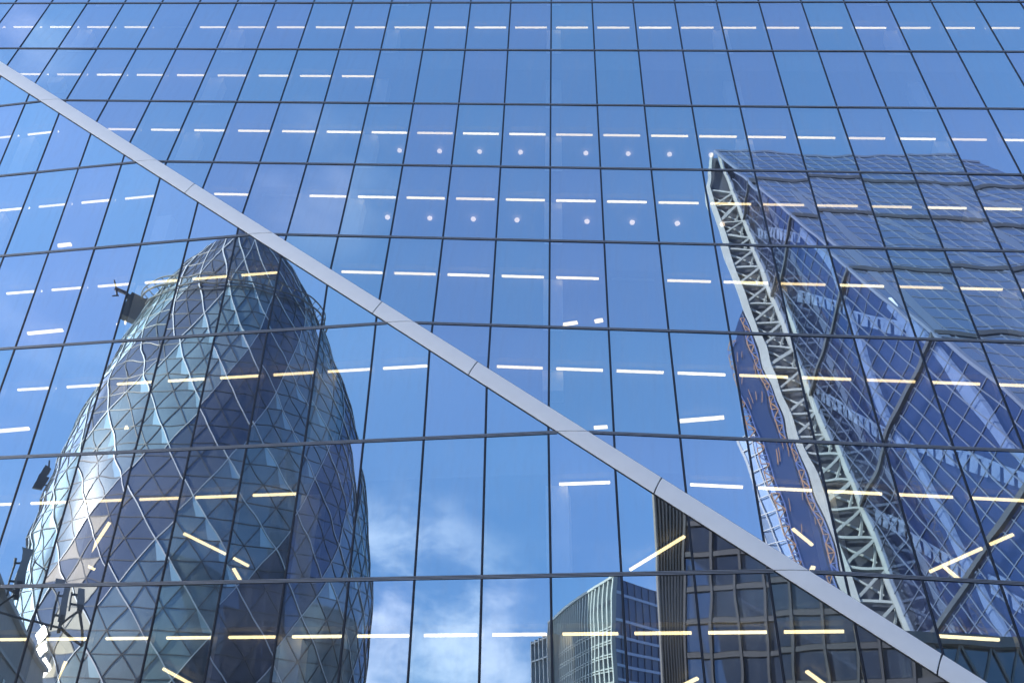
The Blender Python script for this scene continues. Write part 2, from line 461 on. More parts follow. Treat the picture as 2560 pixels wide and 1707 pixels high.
for F, upper, cols in ((FA, True, range(-20, 16, 4)), (FB, False, range(-23, 8, 4))):
    for i in cols:
        ic = i + .05
        if upper: ja, jb = J0, min(J1, (ic + 16.0) / 2.9325)
        else: ja, jb = max(J0, (ic + 17.3) / 2.939), J1
        if jb - ja < .6: continue
        mb = MB()
        mb.bar(F.P(ic, ja, .95), F.P(ic, jb, .95), .60, .5, F.u)
        mb.build('column', M['column'], TOW, origin=F.P(ic, (ja + jb) / 2, 1.25))

# ------------------------------------------------------------------ ceiling lights in their rows
ORD = ['first', 'second', 'third', 'fourth', 'fifth', 'sixth', 'seventh', 'eighth', 'ninth', 'tenth', 'eleventh', 'twelfth', 'thirteenth',
       'fourteenth', 'fifteenth', 'sixteenth', 'seventeenth', 'eighteenth', 'nineteenth', 'twentieth', 'twenty-first', 'twenty-second', 'twenty-third', 'twenty-fourth', 'twenty-fifth']
ROWN = ['topmost', 'second', 'third', 'fourth', 'fifth', 'sixth', 'seventh', 'lowest']
rowsA = {0: (range(-15, 11), {-10}), 1: (range(-13, -4), set()), 2: (range(-10, 11), set()), 3: (range(-7, 10), {-6}),
         4: (range(-4, 9), {1}), 5: (range(-1, 8), set()), 6: (range(2, 8), set()), 7: (range(5, 6), set())}
rowsB = {2: (range(-12, -10), set()), 3: (range(-11, -7), set()), 4: (range(-10, -4), set()), 5: (range(-9, -1), set()),
         6: (list(range(-9, -3)) + [1], set()), 7: (range(-8, 5), set())}
LD, LC, LL = .5425, .28096, 1.3434
def strip_light(p, q, w, m, hgt=.05):
    mid = (p + q) / 2; mb = MB(); side = (q - p).cross(V((0, 0, 1))).normalized()
    mb.bar(p, q, w, hgt, side, 0)
    mb.bar(p + V((0, 0, hgt / 2 + .014)), q + V((0, 0, hgt / 2 + .014)), w + .03, .028, side, 1)
    return mb.build('linear_light', [m, M['inner']], None, origin=mid)
for F, rows, where in ((FA, rowsA, 'above the diagonal trim'), (FB, rowsB, 'below the diagonal trim')):
    for j, (mods, off) in rows.items():
        mods = list(mods); order = 0; base = sorted(rows)[0]
        for i in mods:
            c = F.P(i + .5, j + LC) + F.n * LD
            c = c - V((0, 0, 0))
            p, q = c - F.u * (LL / 2), c + F.u * (LL / 2)
            on = i not in off
            o = strip_light(p, q, .060, random.choice((M['lamp'], M['lamp'], M['lamp_dim'], M['lamp_hot'])) if on else M['lamp_off'])
            if on:
                lab = 'lit strip light, %s from left in the %s row %s' % (ORD[order], ROWN[j], where); order += 1
            else:
                lab = 'unlit grey ceiling strip light in a gap of the %s row %s' % (ROWN[j], where)
            tag(o, lab, 'ceiling light', 'strip lights along the window line')
odd = [  # deeper lights: end points, width, label
    ((-17.50, 25.89, 31.48), (-16.96, 25.71, 31.48), .20, 'short thick strip light alone just above the fourth transom at far left'),
    ((-16.98, 26.80, 27.48), (-15.66, 26.35, 27.48), .16, 'thick strip light left of the round tower and its roof crane'),
    ((-13.66, 25.66, 27.48), (-13.56, 25.62, 27.48), .10, 'tiny light fragment just left of the crane base, left one of two'),
    ((-13.38, 25.52, 27.48), (-13.30, 25.46, 27.48), .22, 'tiny light fragment just left of the crane base, right one of two'),
    ((-16.90, 27.78, 23.48), (-15.18, 27.17, 23.48), .16, 'thick strip light running out of the left picture edge'),
    ((-11.96, 26.37, 23.48), (-11.80, 26.32, 23.48), .17, 'small square light alone on the pale side of the round tower'),
    ((-11.56, 27.65, 19.48), (-10.79, 26.08, 19.48), .13, 'steep slanting strip light over the lower left of the round tower'),
    ((-11.76, 28.38, 19.48), (-11.53, 28.52, 19.48), .10, 'short sloping light stub below the steep slanting strip light'),
    ((-8.57, 25.99, 19.48), (-7.35, 26.64, 19.48), .10, 'long strip light sloping down right over the middle of the round tower'),
    ((-7.12, 26.77, 19.48), (-6.67, 27.03, 19.48), .10, 'short strip light continuing the long sloping one beyond the mullion'),
    ((-7.14, 27.29, 19.48), (-6.96, 27.80, 19.48), .12, 'short steep strip light below the pair of sloping lights'),
    ((4.36, 24.25, 19.48), (5.51, 22.45, 19.48), .10, 'long diagonal strip light rising to the ribbed dark tower edge'),
    ((-10.54, 27.13, 15.48), (-11.08, 28.52, 15.48), .12, 'steep strip light at the bottom edge beside the sun glint'),
    ((-7.81, 26.63, 15.48), (-7.03, 27.21, 15.48), .10, 'strip light sloping down right at the bottom edge under the round tower'),
    ((8.31, 21.94, 15.48), (8.94, 22.40, 15.48), .11, 'strip light sloping down right at the bottom edge over the dark tower'),
    ((5.64, 23.36, 15.48), (5.90, 22.97, 15.48), .11, 'short rising strip light at the bottom edge over the ribbed wall'),
    ((1.55, 22.36, 27.48), (2.01, 22.16, 27.48), .16, 'partly hidden strip light above the trim in the middle, left piece of two'),
    ((2.55, 22.00, 27.48), (2.80, 21.89, 27.48), .18, 'partly hidden strip light above the trim in the middle, right piece of two'),
    ((2.88, 22.86, 23.48), (3.27, 22.73, 23.48), .14, 'small broken light just above the trim near its middle'),
    ((5.32, 22.00, 23.48), (6.54, 21.56, 23.48), .16, 'thick strip light tilted up right beside the pale scaffold tower'),
    ((8.19, 21.44, 19.48), (8.87, 21.94, 19.48), .11, 'strip light sloping down right across the orange scaffold'),
    ((9.18, 23.00, 19.48), (9.17, 22.80, 19.48), .16, 'tiny light just above the trim at the scaffold foot'),
    ((12.18, 22.22, 19.48), (13.10, 20.96, 19.48), .11, 'long diagonal strip light over the wedge tower at lower right'),
    ((13.23, 20.77, 19.48), (13.63, 20.25, 19.48), .11, 'shorter upper end of the diagonal light line at lower right'),
    ((12.47, 21.93, 19.48), (13.05, 22.34, 19.48), .12, 'short strip light branching down right from the long diagonal light'),
]
for p, q, w, lab in odd:
    tag(strip_light(V(p), V(q), w * .72, M['lamp']), lab, 'ceiling light', 'stray ceiling lights deeper in the rooms')
# small round globes on two floors
def globe(p, r):
    mb = MB(); SEG, RG = 14, 8; n = 0
    for a in range(RG + 1):
        ph = pi * a / RG
        for k in range(SEG):
            mb.v.append((p.x + r * sin(ph) * cos(tau * k / SEG), p.y + r * sin(ph) * sin(tau * k / SEG), p.z + r * .8 * cos(ph)))
    for a in range(RG):
        for k in range(SEG):
            k2 = (k + 1) % SEG
            mb.f.append((a * SEG + k, (a + 1) * SEG + k, (a + 1) * SEG + k2, a * SEG + k2)); mb.m.append(0)
    mb.tube(p + V((0, 0, r * .7)), p + V((0, 0, r * .8 + .12)), .02, 6, 1)
    return mb.build('globe_light', [M['globe'], M['inner']], None, True, origin=p)
for j, x0, xs, dep in ((2, -5.42, [0, 1.52, 3.03, 4.56, 6.98, 8.53, 10.03, 11.52], 1.305), (3, -5.08, [0, 1.50, 3.03, 4.55, 6.96, 8.50, 10.02, 11.52], 1.36)):
    base = V((-5.42, 21.77, 35.48)) if j == 2 else V((-5.08, 22.10, 31.48))
    for k, dx in enumerate(xs):
        p = base + FA.u * (dx / FA.u.x)
        tag(globe(p, .092), 'small round opal globe light, %s from the left in the %s globe row' % (ORD[k], 'upper' if j == 2 else 'lower'),
            'globe light', 'round globe lights on two floors')

# ------------------------------------------------------------------ round tower opposite (seen in the glass)
GX, GY, GH = -148.68, -120.13, 132.6
KH = [0, .22, .4, .55, .68, .78, .86, .92, .965, .99, 1.0]
KR = [30.23, 33.88, 34.51, 31.79, 26.99, 21.9, 17.4, 13.4, 9.4, 5.2, 0.05]
def catmull(x):
    x = min(max(x, 0), 1)
    for k in range(len(KH) - 1):
        if x <= KH[k + 1]: break
    def tang(q):
        if q == 0: return (KR[1] - KR[0]) / (KH[1] - KH[0])
        if q == len(KH) - 1: return (KR[-1] - KR[-2]) / (KH[-1] - KH[-2])
        return (KR[q + 1] - KR[q - 1]) / (KH[q + 1] - KH[q - 1])
    h = KH[k + 1] - KH[k]; t = (x - KH[k]) / h
    return ((2*t**3 - 3*t*t + 1) * KR[k] + (t**3 - 2*t*t + t) * h * tang(k) + (-2*t**3 + 3*t*t) * KR[k+1] + (t**3 - t*t) * h * tang(k+1))
NS, RH = 42, 3.86
NR = 33
def gp(i, r, lift=0.0):
    z = min(r * RH, GH)
    rad = max(catmull(z / GH), .05) + lift
    a = tau * (i + r * .5) / NS
    return V((GX + rad * cos(a), GY + rad * sin(a), GZ + z))
RT = empty('round_tower', (GX, GY, GZ))
tag(RT, 'rounded bullet shaped glass tower with diamond lattice and spiral bands, mirrored at left', 'skyscraper')
M['g_clear'] = tower_glass('lattice_glass_clear', (.145, .19, .205), (.60, .76, .95), .10, .02, .5, .22, .02)
M['g_dark'] = tower_glass('lattice_glass_dark', (.075, .09, .115), (.45, .55, .80), .09, .02, .3, .2, .01)
M['g_pale'] = tower_glass('lattice_column_cladding', (.30, .42, .46), (.8, .9, .95), .2, .1, .1, .3)
M['g_white'] = mat('white_lattice_tube', (.50, .52, .52), .4)
M['g_line'] = mat('dark_lattice_joint', (.05, .055, .06), .5)
M['g_glint'] = tower_glass('glint_pane_glass', (.34, .31, .25), (1, .95, .85), .4, .36)  # glass of the panes added for the sun glint
clear, dark, pale, line, wh, wh2, pale_refl = MB(), MB(), MB(), MB(), MB(), MB(), MB()
BL = {(9, 5, 0), (10, 4, 0), (10, 5, 0), (10, 5, 1), (11, 4, 0), (11, 4, 1), (12, 3, 0), (12, 4, 0), (12, 3, 1), (13, 3, 0), (14, 2, 1), (8, 6, 0), (9, 6, 0)}   # cells coloured beige to imitate reflected sunlit stone
M['g_refl'] = tower_glass('painted_reflection_glass', (.42, .37, .28), (.8, .85, .9), .08, .05, .25, .3)  # beige base stands in for a warm reflection
rr = random.Random(3)
for r in range(NR):
    for i in range(NS):
        a, b, c, d = gp(i, r), gp(i + 1, r), gp(i, r + 1), gp(i - 1, r + 1)
        band = ((i + r) % 7) in (0, 1, 2)            # spirals climb the other way round
        hi = r > 29
        ct = ((a - V((GX, GY, a.z))).normalized())
        for tk, tri in enumerate(((a, b, c), (a, c, d))):
            tgt = pale_refl if (r, i, tk) in BL else dark if (band or hi) else clear
            tgt.quad(*tri)
        # thin joints of the lattice
        ct = ((a - V((GX, GY, a.z))).normalized())
        for p, q in ((a, b), (a, c), (a, d)):
            line.bar(p + ct * .04, q + ct * .04, .12, .15, ct)
        if i % 2 == 0: wh.bar(a + ct * .16, c + ct * .16, .10, .2, ct)
        if (i + r) % 7 in (0, 3): wh2.bar(a + ct * .14, d + ct * .14, .085, .16, ct)
        if i % 2 == 0 and not band and not hi and rr.random() < .72:
            k = rr.uniform(.28, .45)
            pale.quad(*[p + ct * .06 for p in (a, a + (b - a) * k, c + (gp(i + 1, r + 1) - c) * k * .1, c)])
for mb_, nm in ((clear, 'clear_glazing'), (dark, 'dark_spiral_glazing')):
    o = mb_.build(nm, M['g_clear' if mb_ is clear else 'g_dark'], RT, True, origin=RT.location)
    bm = bmesh.new(); bm.from_mesh(o.data); bmesh.ops.remove_doubles(bm, verts=bm.verts[:], dist=.01); bm.to_mesh(o.data); bm.free()
pale_refl.build('painted_reflections', M['g_refl'], RT, origin=RT.location)
pale.build('column_cladding', M['g_pale'], RT, origin=RT.location)
line.build('lattice_joints', M['g_line'], RT, origin=RT.location)
wh.build('white_spiral_tubes', M['g_white'], RT, origin=RT.location)
wh2.build('white_cross_tubes', M['g_white'], RT, origin=RT.location)
# cap
mb = MB(); seg = 40; zz = NR * RH
prev = None
for k in range(7):
    z = zz + (GH - zz) * k / 6; rad = max(catmull(z / GH), .05)
    ring = [V((GX + rad * cos(tau * (q + NR * .5) / seg), GY + rad * sin(tau * (q + NR * .5) / seg), GZ + z)) for q in range(seg)]
    if prev:
        for q in range(seg): mb.quad(prev[q], prev[(q + 1) % seg], ring[(q + 1) % seg], ring[q])
    prev = ring
mb.build('dome_cap', M['g_dark'], RT, True, origin=RT.location)
# cleaning rail round the shoulder, with stays
mb = MB(); ZR = 112.0; r0 = catmull(ZR / GH); 
for lift, dz, rad in ((1.5, 0, .2), (1.5, 1.7, .15), (.8, -1.1, .12)):
    for k in range(96):
        a, b = tau * k / 96, tau * (k + 1) / 96
        mb.tube((GX + (r0 + lift) * cos(a), GY + (r0 + lift) * sin(a), GZ + ZR + dz), (GX + (r0 + lift) * cos(b), GY + (r0 + lift) * sin(b), GZ + ZR + dz), rad, 6)
for k in range(40):
    a = tau * k / 40
    mb.tube((GX + (r0 - .6) * cos(a), GY + (r0 - .6) * sin(a), GZ + ZR - 1), (GX + (r0 + 1.5) * cos(a), GY + (r0 + 1.5) * sin(a), GZ + ZR + 1.7), .09, 5)
M['rail'] = mat('grey_rail_steel', (.12, .12, .115), .5, .2)
RAIL = mb.build('cleaning_rail', M['rail'], RT, origin=V((GX, GY, GZ + ZR)))
# cleaning crane out on the rail
ce = V((-.65, .76, 0)).normalized(); ct = V((.76, .65, 0)); c0 = V((-161.2, -105.6, 0))
def cp(out_, z, side=0.0): return c0 + ce * (out_ * 1.35) + ct * side + V((0, 0, 108 + (z - 108) * 1.3))
mb = MB()
mb.bar(cp(1.9, 106.3), cp(.6, 110.2), 3.2, 3.8, ct)
mb.bar(cp(1.6, 109.6), cp(4.2, 111.4), 1.2, 1.1, ct)
mb.bar(cp(4.0, 111.2), cp(6.2, 112.4), .8, .7, ct)
mb.bar(cp(2.2, 108.6), cp(4.3, 110.6), .3, .3, ct)
mb.bar(cp(3.1, 107.4), cp(4.3, 110.4), .25, .25, ct)
mb.bar(cp(2.0, 107.2), cp(3.9, 107.9), .25, .25, ct)
mb.bar(cp(5.7, 110.8), cp(6.4, 113.6), .45, .3, ct)
mb.bar(cp(5.5, 110.9), cp(6.3, 110.7), .3, .3, ct)
mb.bar(cp(-.4, 110.3), cp(1.8, 109.3), .6, .6, ct)
mb.build('cleaning_crane', M['steel_dark'], RAIL, origin=cp(1, 107))
mb = MB(); q = V((-169.2, -92.9, 0))
mb.bar(q + V((0, 0, 66.6)), q + V((.5, -.5, 69.4)), 1.3, 1.6, ct); mb.bar(q + V((.2, -.2, 69.2)), q + V((.8, -.8, 71.2)), .7, .9, ct)
mb.bar(q + V((.8, -.8, 71.0)), q + V((.9, -.9, 72.3)), .25, .25, ct)
mb.bar(q + V((0, 0, 67.6)), q + V((2.4, -1.8, 67.2)), .3, .3, ct)
mb.build('cleaning_cradle', M['steel_dark'], RT, origin=q + V((0, 0, 68)))
# panes added and tilted to mirror the sun as a glint
d_in = V((-.7759, -.6223, .1037)); vn = (sun_dir - d_in).normalized()
mb = MB(); q = V((-150.0, -84.9, 33.6)); sx = V((0, 0, 1)).cross(vn).normalized(); sy = vn.cross(sx)
for ox, oy, ta, tb in ((0, 0, 0, 0), (-1.5, -3.0, .10, .12), (1.3, 2.9, -.12, .10), (2.4, -.6, .18, -.12)):
    w_, h_ = 1.3, 1.75; c = q + sx * ox + sy * oy
    ex, ey = sx + vn * ta, sy + vn * tb
    mb.quad(c - ey * h_, c + ex * w_, c + ey * h_, c - ex * w_)
mb.build('glint_panes', M['g_glint'], RT, origin=q)

# ------------------------------------------------------------------ wedge tower with the white braced edge (seen in the glass at right)
def zk(k): return 220.4 - 28 * k
def WT(k): return V((-3.7 + 5.65 * k, -133.0 + 2.1 * k, zk(k)))
def WR(k): return V((-4.2 + 8.35 * k, -132.2 + 13.2 * k, zk(k)))
def WL(k): return WT(k) + V((-6.3 * min(1, .16 + k * 1.5), .9 * min(1, k * 2), 0))
KB = 7.93
TD = V((64, -12.6, 0)); TD.normalize()             # run of the top edge
LEN = 64.0
WTow = empty('wedge_tower', (WT(KB).x + 20, WT(KB).y, GZ))
tag(WTow, 'tapering wedge shaped glass tower with a white braced steel edge, mirrored at right', 'skyscraper')
M['w_side'] = tower_glass('wedge_core_glass', (.022, .03, .055), (.48, .58, .88), .20, .01, .2, .05)
M['w_skin'] = glass_mat('wedge_skin_glass', (.52, .58, .70), ((.50, .62, .98), (.50, .62, .98)), .15, False, .18)
M['w_slope'] = tower_glass('wedge_slope_glass', (.065, .095, .155), (.58, .70, .95), .36, .01, .2, .05)
M['w_tube'] = mat('pale_blue_megaframe', (.50, .56, .63), .45)
M['w_white'] = mat('white_painted_steel', (.25, .275, .28), .55, 0, .25, .5)
M['w_dark'] = mat('dark_floor_band', (.032, .038, .052), .5)
M['w_joint'] = mat('wedge_joint', (.07, .095, .16), .5)
nT = (WT(4) - WT(0)).cross(WR(4) - WT(0)).normalized()
nS = (WR(4) - WR(0)).cross(TD).normalized()
if nT.dot(V((0, 1, 0))) < 0: nT = -nT
if nS.dot(V((.0, 1, .3))) < 0: nS = -nS
def side(s, k, lift=0.0): return WT(k) * (1 - s) + WR(k) * s + nT * lift
def slope(s, k, lift=0.0): return WR(k) + TD * (LEN * s) + nS * lift
mb = MB()
for k in range(8):
    k2 = min(k + 1, KB)
    mb.quad(side(0, k), side(1, k), side(1, k2), side(0, k2))
mb.build('side_glazing', M['w_skin'], WTow, origin=side(.5, 4))
mb = MB()
for k in range(8):
    k2 = min(k + 1, KB); mb.quad(side(0, k, -2.2), side(1, k, -2.2), side(1, k2, -2.2), side(0, k2, -2.2))
M['w_room'] = mat('dim_office_floors', (.028, .042, .10), .8, 0, .4, .08)
mb.build('side_rooms', M['w_room'], WTow, origin=side(.5, 4, -2.2))
mb = MB()
for k in range(8):
    k2 = min(k + 1, KB); mb.quad(slope(0, k), slope(1, k), slope(1, k2), slope(0, k2))
mb.build('sloping_glazing', M['w_slope'], WTow, origin=slope(.5, 4))
# back and far end, roof
mb = MB(); far = TD * LEN
mb.quad(WT(0), WT(KB), WT(KB) + far, WT(0) + far); mb.quad(WT(0) + far, WT(KB) + far, WR(KB) + far, WR(0) + far)
mb.quad(WT(0), WR(0), WR(0) + far, WT(0) + far)
mb.build('rear_walls', M['w_dark'], WTow, origin=WT(4) + far * .5)
# dark floor bands every seventh floor, wrapping the ridge
for k in range(1, 8):
    kk = k - .04
    mb = MB(); mb.bar(side(.0, kk, .25), side(1, kk, .25), 1.0, .5, (0, 0, 1)); mb.bar(slope(0, kk, .25), slope(1, kk, .25), .8, .5, (0, 0, 1))
    mb.build('floor_band', M['w_dark'], WTow, origin=side(1, kk))
# glazing joints
mb = MB()
for q in range(1, 16):
    k1 = min(KB, 8.0); y0 = q * 3.0
    # verticals set out from the sloping ridge
    pts = [(k_ / 4) for k_ in range(2, 32)]
    last = None
    for k_ in pts:
        wd = (WR(k_) - WT(k_)).length
        if wd > y0:
            p = side(1 - y0 / wd, k_, .06) 
            if last: mb.bar(last, p, .16, .1, nT.cross(V((0, 0, 1))))
            last = p
        else: last = None
for f in range(2, 56):
    k_ = f / 7; mb.bar(side(0, k_, .05), side(1, k_, .05), .16, .08, (0, 0, 1))
mb.build('side_joints', M['w_joint'], WTow, origin=side(.5, 4))
mb = MB()
for q in range(1, 22): mb.bar(slope(q / 22, 0, .06), slope(q / 22, KB, .06), .18, .1, TD)
for f in range(1, 56):
    k_ = f / 7; mb.bar(slope(0, k_, .05), slope(1, k_, .05), .13, .08, (0, 0, 1))
M['w_joint2'] = mat('slope_joint', (.075, .10, .15), .5)
mb.build('slope_joints', M['w_joint2'], WTow, origin=slope(.5, 4))
# megaframe behind the glass: pale tubes, laddered braces
mb = MB()
def poly(fn, pts, w):
    for (a, b), (c, d) in zip(pts[:-1], pts[1:]): mb.bar(fn(a, b, -.7), fn(c, d, -.7), w, .5, nT.cross(V((0, 0, 1))))
poly(side, [(.90, 2.1), (.84, 2.7), (.73, 3.07), (.62, 3.42), (.50, 3.98), (.455, 4.5), (.42, 5.0), (.37, 6), (.33, 7.9)], 1.7)
poly(side, [(.985, 3.45), (.93, 4.0), (.88, 4.5), (.82, 5.0), (.76, 6.0), (.7, 7.9)], 1.9)
mb.build('megaframe_column', M['w_tube'], WTow, origin=side(.5, 4))
def ladder(pts, fn=side):
    rail = MB()
    a, b = fn(*pts[0], -1.3), fn(*pts[-1], -1.3); n_ = 13
    d = (b - a).normalized(); ac = nT.cross(d).normalized()
    for q in range(n_):
        p, r_ = a + (b - a) * (q / n_), a + (b - a) * ((q + .72) / n_)
        rail.bar(p, r_, 1.9, .1, ac)
    rail.bar(a - ac * 1.1, b - ac * 1.1, .3, .2, ac)
    rail.build('laddered_brace', M['w_tube'], WTow, origin=(a + b) / 2)
for pts in ([(.2, 2.2), (.95, 3.8)], [(.0, 2.95), (.45, 3.95)], [(.45, 4.0), (.80, 5.0)], [(.02, 4.05), (.42, 5.0)], [(.45, 5.05), (.75, 6.0)], [(.1, 1.2), (.8, 2.1)]):
    ladder(pts)
mb = MB()
for a, b in (((.12, 1.2), (.02, 4.0)), ((.12, 1.2), (.40, 3.0)), ((.40, 3.0), (.30, 5.0)), ((.40, 3.0), (.72, 5.0)), ((.66, .6), (.52, 3)), ((.66, .6), (.9, 3))):
    mb.bar(slope(*a, .1), slope(*b, .1), 1.6, .1, TD)
M['w_faint'] = mat('slope_brace_behind_glass', (.07, .10, .17), .4)
mb.build('slope_brace', M['w_faint'], WTow, origin=slope(.4, 3))
mb = MB(); mb.bar(WR(0) + nS * .1, WR(KB) + nS * .1, .5, .5, TD); mb.bar(WR(0), WR(0) + far, .6, .6, (0, 0, 1))
mb.build('ridge_trim', M['w_joint'], WTow, origin=WR(4))
# white braced edge
FN = (WT(4) - WL(4)).cross(WT(5) - WT(3)).normalized()
if FN.y < 0: FN = -FN
for nm, fn, w in (('outer_chord', WL, 1.25), ('inner_chord', WT, 1.25)):
    mb = MB()
    for q in range(0, 32):
        a, b = q / 4 + (.0 if q else .02), min((q + 1) / 4, KB)
        mb.bar(fn(a) + FN * .4, fn(b) + FN * .4, w * min(1, .35 + a * .8), .9, V((1, 0, 0)), w2=w * min(1, .35 + b * .8))
    mb.build(nm, M['w_white'], WTow, origin=fn(4))
mb = MB()
for q in range(0, 32):
    a, b = q / 4, min((q + 1) / 4, KB)
    mb.quad(WL(a) - FN * .9, WT(a) - FN * .9, WT(b) - FN * .9, WL(b) - FN * .9)
mb.build('dark_backing', M['w_dark'], WTow, origin=WL(4))
mb = MB(); st = 28 / 7 / 28 * 1.5
k = .55; flip = 0
while k < KB - st:
    a = WL(k) + FN * .15; b = WT(k) + FN * .15; c = WL(k + st) + FN * .15; d = WT(k + st * .9) + FN * .1
    mb.bar(a, b, .6, .5, FN)
    mb.bar(b + FN * .25, c + FN * .25, .5, .4, (0, 0, 1))
    mb.bar(a - FN * .6, a.lerp(d, .8) - FN * .6, .35, .3, (0, 0, 1))
    mb.bar(b - FN * .5, d + (c - d) * .35 - FN * .5, .4, .3, (0, 0, 1))
    k += st
mb.build('zigzag_bracing', M['w_white'], WTow, origin=WL(4))
# glazed service core with orange steel beside it
M['w_orange'] = mat('orange_painted_steel', (.24, .14, .08), .5)
M['w_blue'] = mat('blue_painted_steel', (.06, .10, .26), .5)
def CL(k): return WL(k) + V((-min(6.4, (k - 2.03) * 14), -1.2, 0))
mb = MB(); ks = [2.05, 2.25, 2.5] + [2.5 + .25 * q for q in range(1, 22)] + [KB]
for a, b in zip(ks[:-1], ks[1:]):
    mb.quad(CL(a), WL(a) + V((0, -1.2, 0)), WL(b) + V((0, -1.2, 0)), CL(b))
    mb.quad(CL(a), CL(b), CL(b) + V((3, -14, 0)), CL(a) + V((3, -14, 0)))
mb.build('core_glazing', M['w_side'], WTow, origin=CL(4))
def lattice(f, k0, k1, w, name):
    mb = MB(); k = k0; s_ = .062; n_ = 0
    while k < k1:
        a, b = f(k) + FN * .5, f(k) + V((w, 0, 0)) + FN * .5
        c, d = f(k + s_) + FN * .5, f(k + s_) + V((w, 0, 0)) + FN * .5
        mb.bar(a, c, .13, .15, FN, n_ % 3 == 2); mb.bar(b, d, .13, .15, FN, 1)
        mb.bar(a, b, .12, .15, FN, n_ % 2); mb.bar(*((a, d) if n_ % 2 else (b, c)), .14, .15, FN, n_ % 4 == 3)
        k += s_; n_ += 1
    mb.build(name, [M['w_orange'], M['w_blue']], WTow, origin=f((k0 + k1) / 2))
lattice(lambda k: CL(k) + V((-.9, 0, 0)), 2.35, KB - .1, 1.3, 'orange_lattice')
lattice(lambda k: WL(k) + V((-1.9, -.6, 0)), 2.2, KB - .1, .9, 'orange_lattice')
mb = MB()
rr = random.Random(11)
for q in range(60):
    k = rr.uniform(2.4, 7.5); x = rr.uniform(1.2, 4.4); L = rr.uniform(.05, .12)
    p = CL(k) + V((x, .1, 0)) + FN * .3; mb.bar(p, CL(k + L) + V((x - .35, .1, 0)) + FN * .3, .10, .1, FN)
mb.build('lift_guides', M['w_orange'], WTow, origin=CL(5))

# ------------------------------------------------------------------ pale tower just beyond it
PT = empty('pale_tower', (33, -160, GZ))
tag(PT, 'pale blue glass tower edge with fine white grid, mirrored left of the white braced edge', 'skyscraper')
M['p_glass'] = tower_glass('pale_tower_glass', (.20, .27, .38), (.7, .8, .95), .25, .05, .3, .2)
M['p_grid'] = mat('pale_tower_grid', (.34, .38, .44), .5)
ax = V((.226, -.05, -1))                           # lean of its edges
a0, b0 = V((-3.8, -157.5, 149.6)), V((2.4, -155.0, 151.5))
hgt = 151.2
dp = V((6, -30, 0))
mb = MB(); a1, b1 = a0 + ax * (a0.z - GZ), b0 + ax * (b0.z - GZ) + V((7, -2, 0))
mb.quad(a0, b0, b1, a1); mb.quad(a0, a1, a1 + dp, a0 + dp); mb.quad(b0, b0 + dp, b1 + dp, b1); mb.quad(a0, a0 + dp, b0 + dp, b0); mb.quad(a0 + dp, a1 + dp, b1 + dp, b0 + dp)
mb.build('glazing', M['p_glass'], PT, origin=a1)
mb = MB(); fr = V((.3, .95, 0)) * .12
for q in range(0, 46):
    t = q / 45; mb.bar(a0.lerp(a1, t) + fr, b0.lerp(b1, t) + fr, .16, .2, (0, 0, 1))
for q in range(0, 5):
    t = q / 4; mb.bar(a0.lerp(b0, t) + fr, a1.lerp(b1, t) + fr, .2 if q else .5, .25, (1, 0, 0))
mb.build('facade_grid', M['p_grid'], PT, origin=a1)

# ------------------------------------------------------------------ curved office building with pale fins
CO = empty('curved_office', (-80, -165, GZ))
tag(CO, 'curved office block with pale upright fins and dark blue end wall, mirrored lower centre', 'office building')
M['c_fin'] = mat('pale_green_fin', (.33, .355, .35), .55, 0, .08, .3)
M['c_glass'] = tower_glass('curved_office_glass', (.34, .41, .41), (.75, .85, .92), .08, .02, .3, .3)
M['c_dark'] = mat('end_wall_glass', (.030, .055, .150), .25, 0, .2, .1, .35)
M['c_line'] = mat('end_wall_floor_line', (.34, .44, .62), .5)
cv = [(-65.04, -141.41), (-71.5, -147.6), (-79.4, -156.9), (-90.1, -170.3), (-102.0, -186.4)]
ev = [(-65.04, -141.41), (-60.9, -164)]
CT = 50.0
def along(pl, s):
    Ls = [math.hypot(b[0] - a[0], b[1] - a[1]) for a, b in zip(pl[:-1], pl[1:])]
    s *= sum(Ls)
    for (a, b), L in zip(zip(pl[:-1], pl[1:]), Ls):
        if s <= L + 1e-6: return V((a[0] + (b[0] - a[0]) * s / L, a[1] + (b[1] - a[1]) * s / L, 0))
        s -= L
    return V((*pl[-1], 0))
NP = 24
cw = [along(cv, q / NP) for q in range(NP + 1)]; ew = [along(ev, q / 9) for q in range(10)]
mb = MB()
for a, b in zip(cw[:-1], cw[1:]): mb.quad(a + V((0, 0, GZ)), b + V((0, 0, GZ)), b + V((0, 0, CT)), a + V((0, 0, CT)))
mb.build('curved_glazing', M['c_glass'], CO, origin=V((-80, -165, 20)))
mb = MB()
for a, b in zip(ew[:-1], ew[1:]): mb.quad(a + V((0, 0, GZ)), b + V((0, 0, GZ)), b + V((0, 0, CT)), a + V((0, 0, CT)))
mb.build('end_glazing', M['c_dark'], CO, origin=V((-62, -150, 20)))
mb = MB(); mb.quad(*[(p.x, p.y, CT - .6) for p in [ew[-1], cw[0], cw[5], cw[10], cw[15], cw[20], cw[24]]])
e9, c24 = ew[-1], cw[-1]
mb.quad((e9.x, e9.y, GZ), (c24.x, c24.y, GZ), (c24.x, c24.y, CT), (e9.x, e9.y, CT))
mb.build('roof', M['w_dark'], CO, origin=V((-80, -165, CT)))
nrm = lambda a, b: V((-(b - a).y, (b - a).x, 0)).normalized()
def outn(a, b):
    n_ = nrm(a, b); return n_ if n_.dot(V((-.3, .9, 0))) > 0 else -n_
mb = MB()
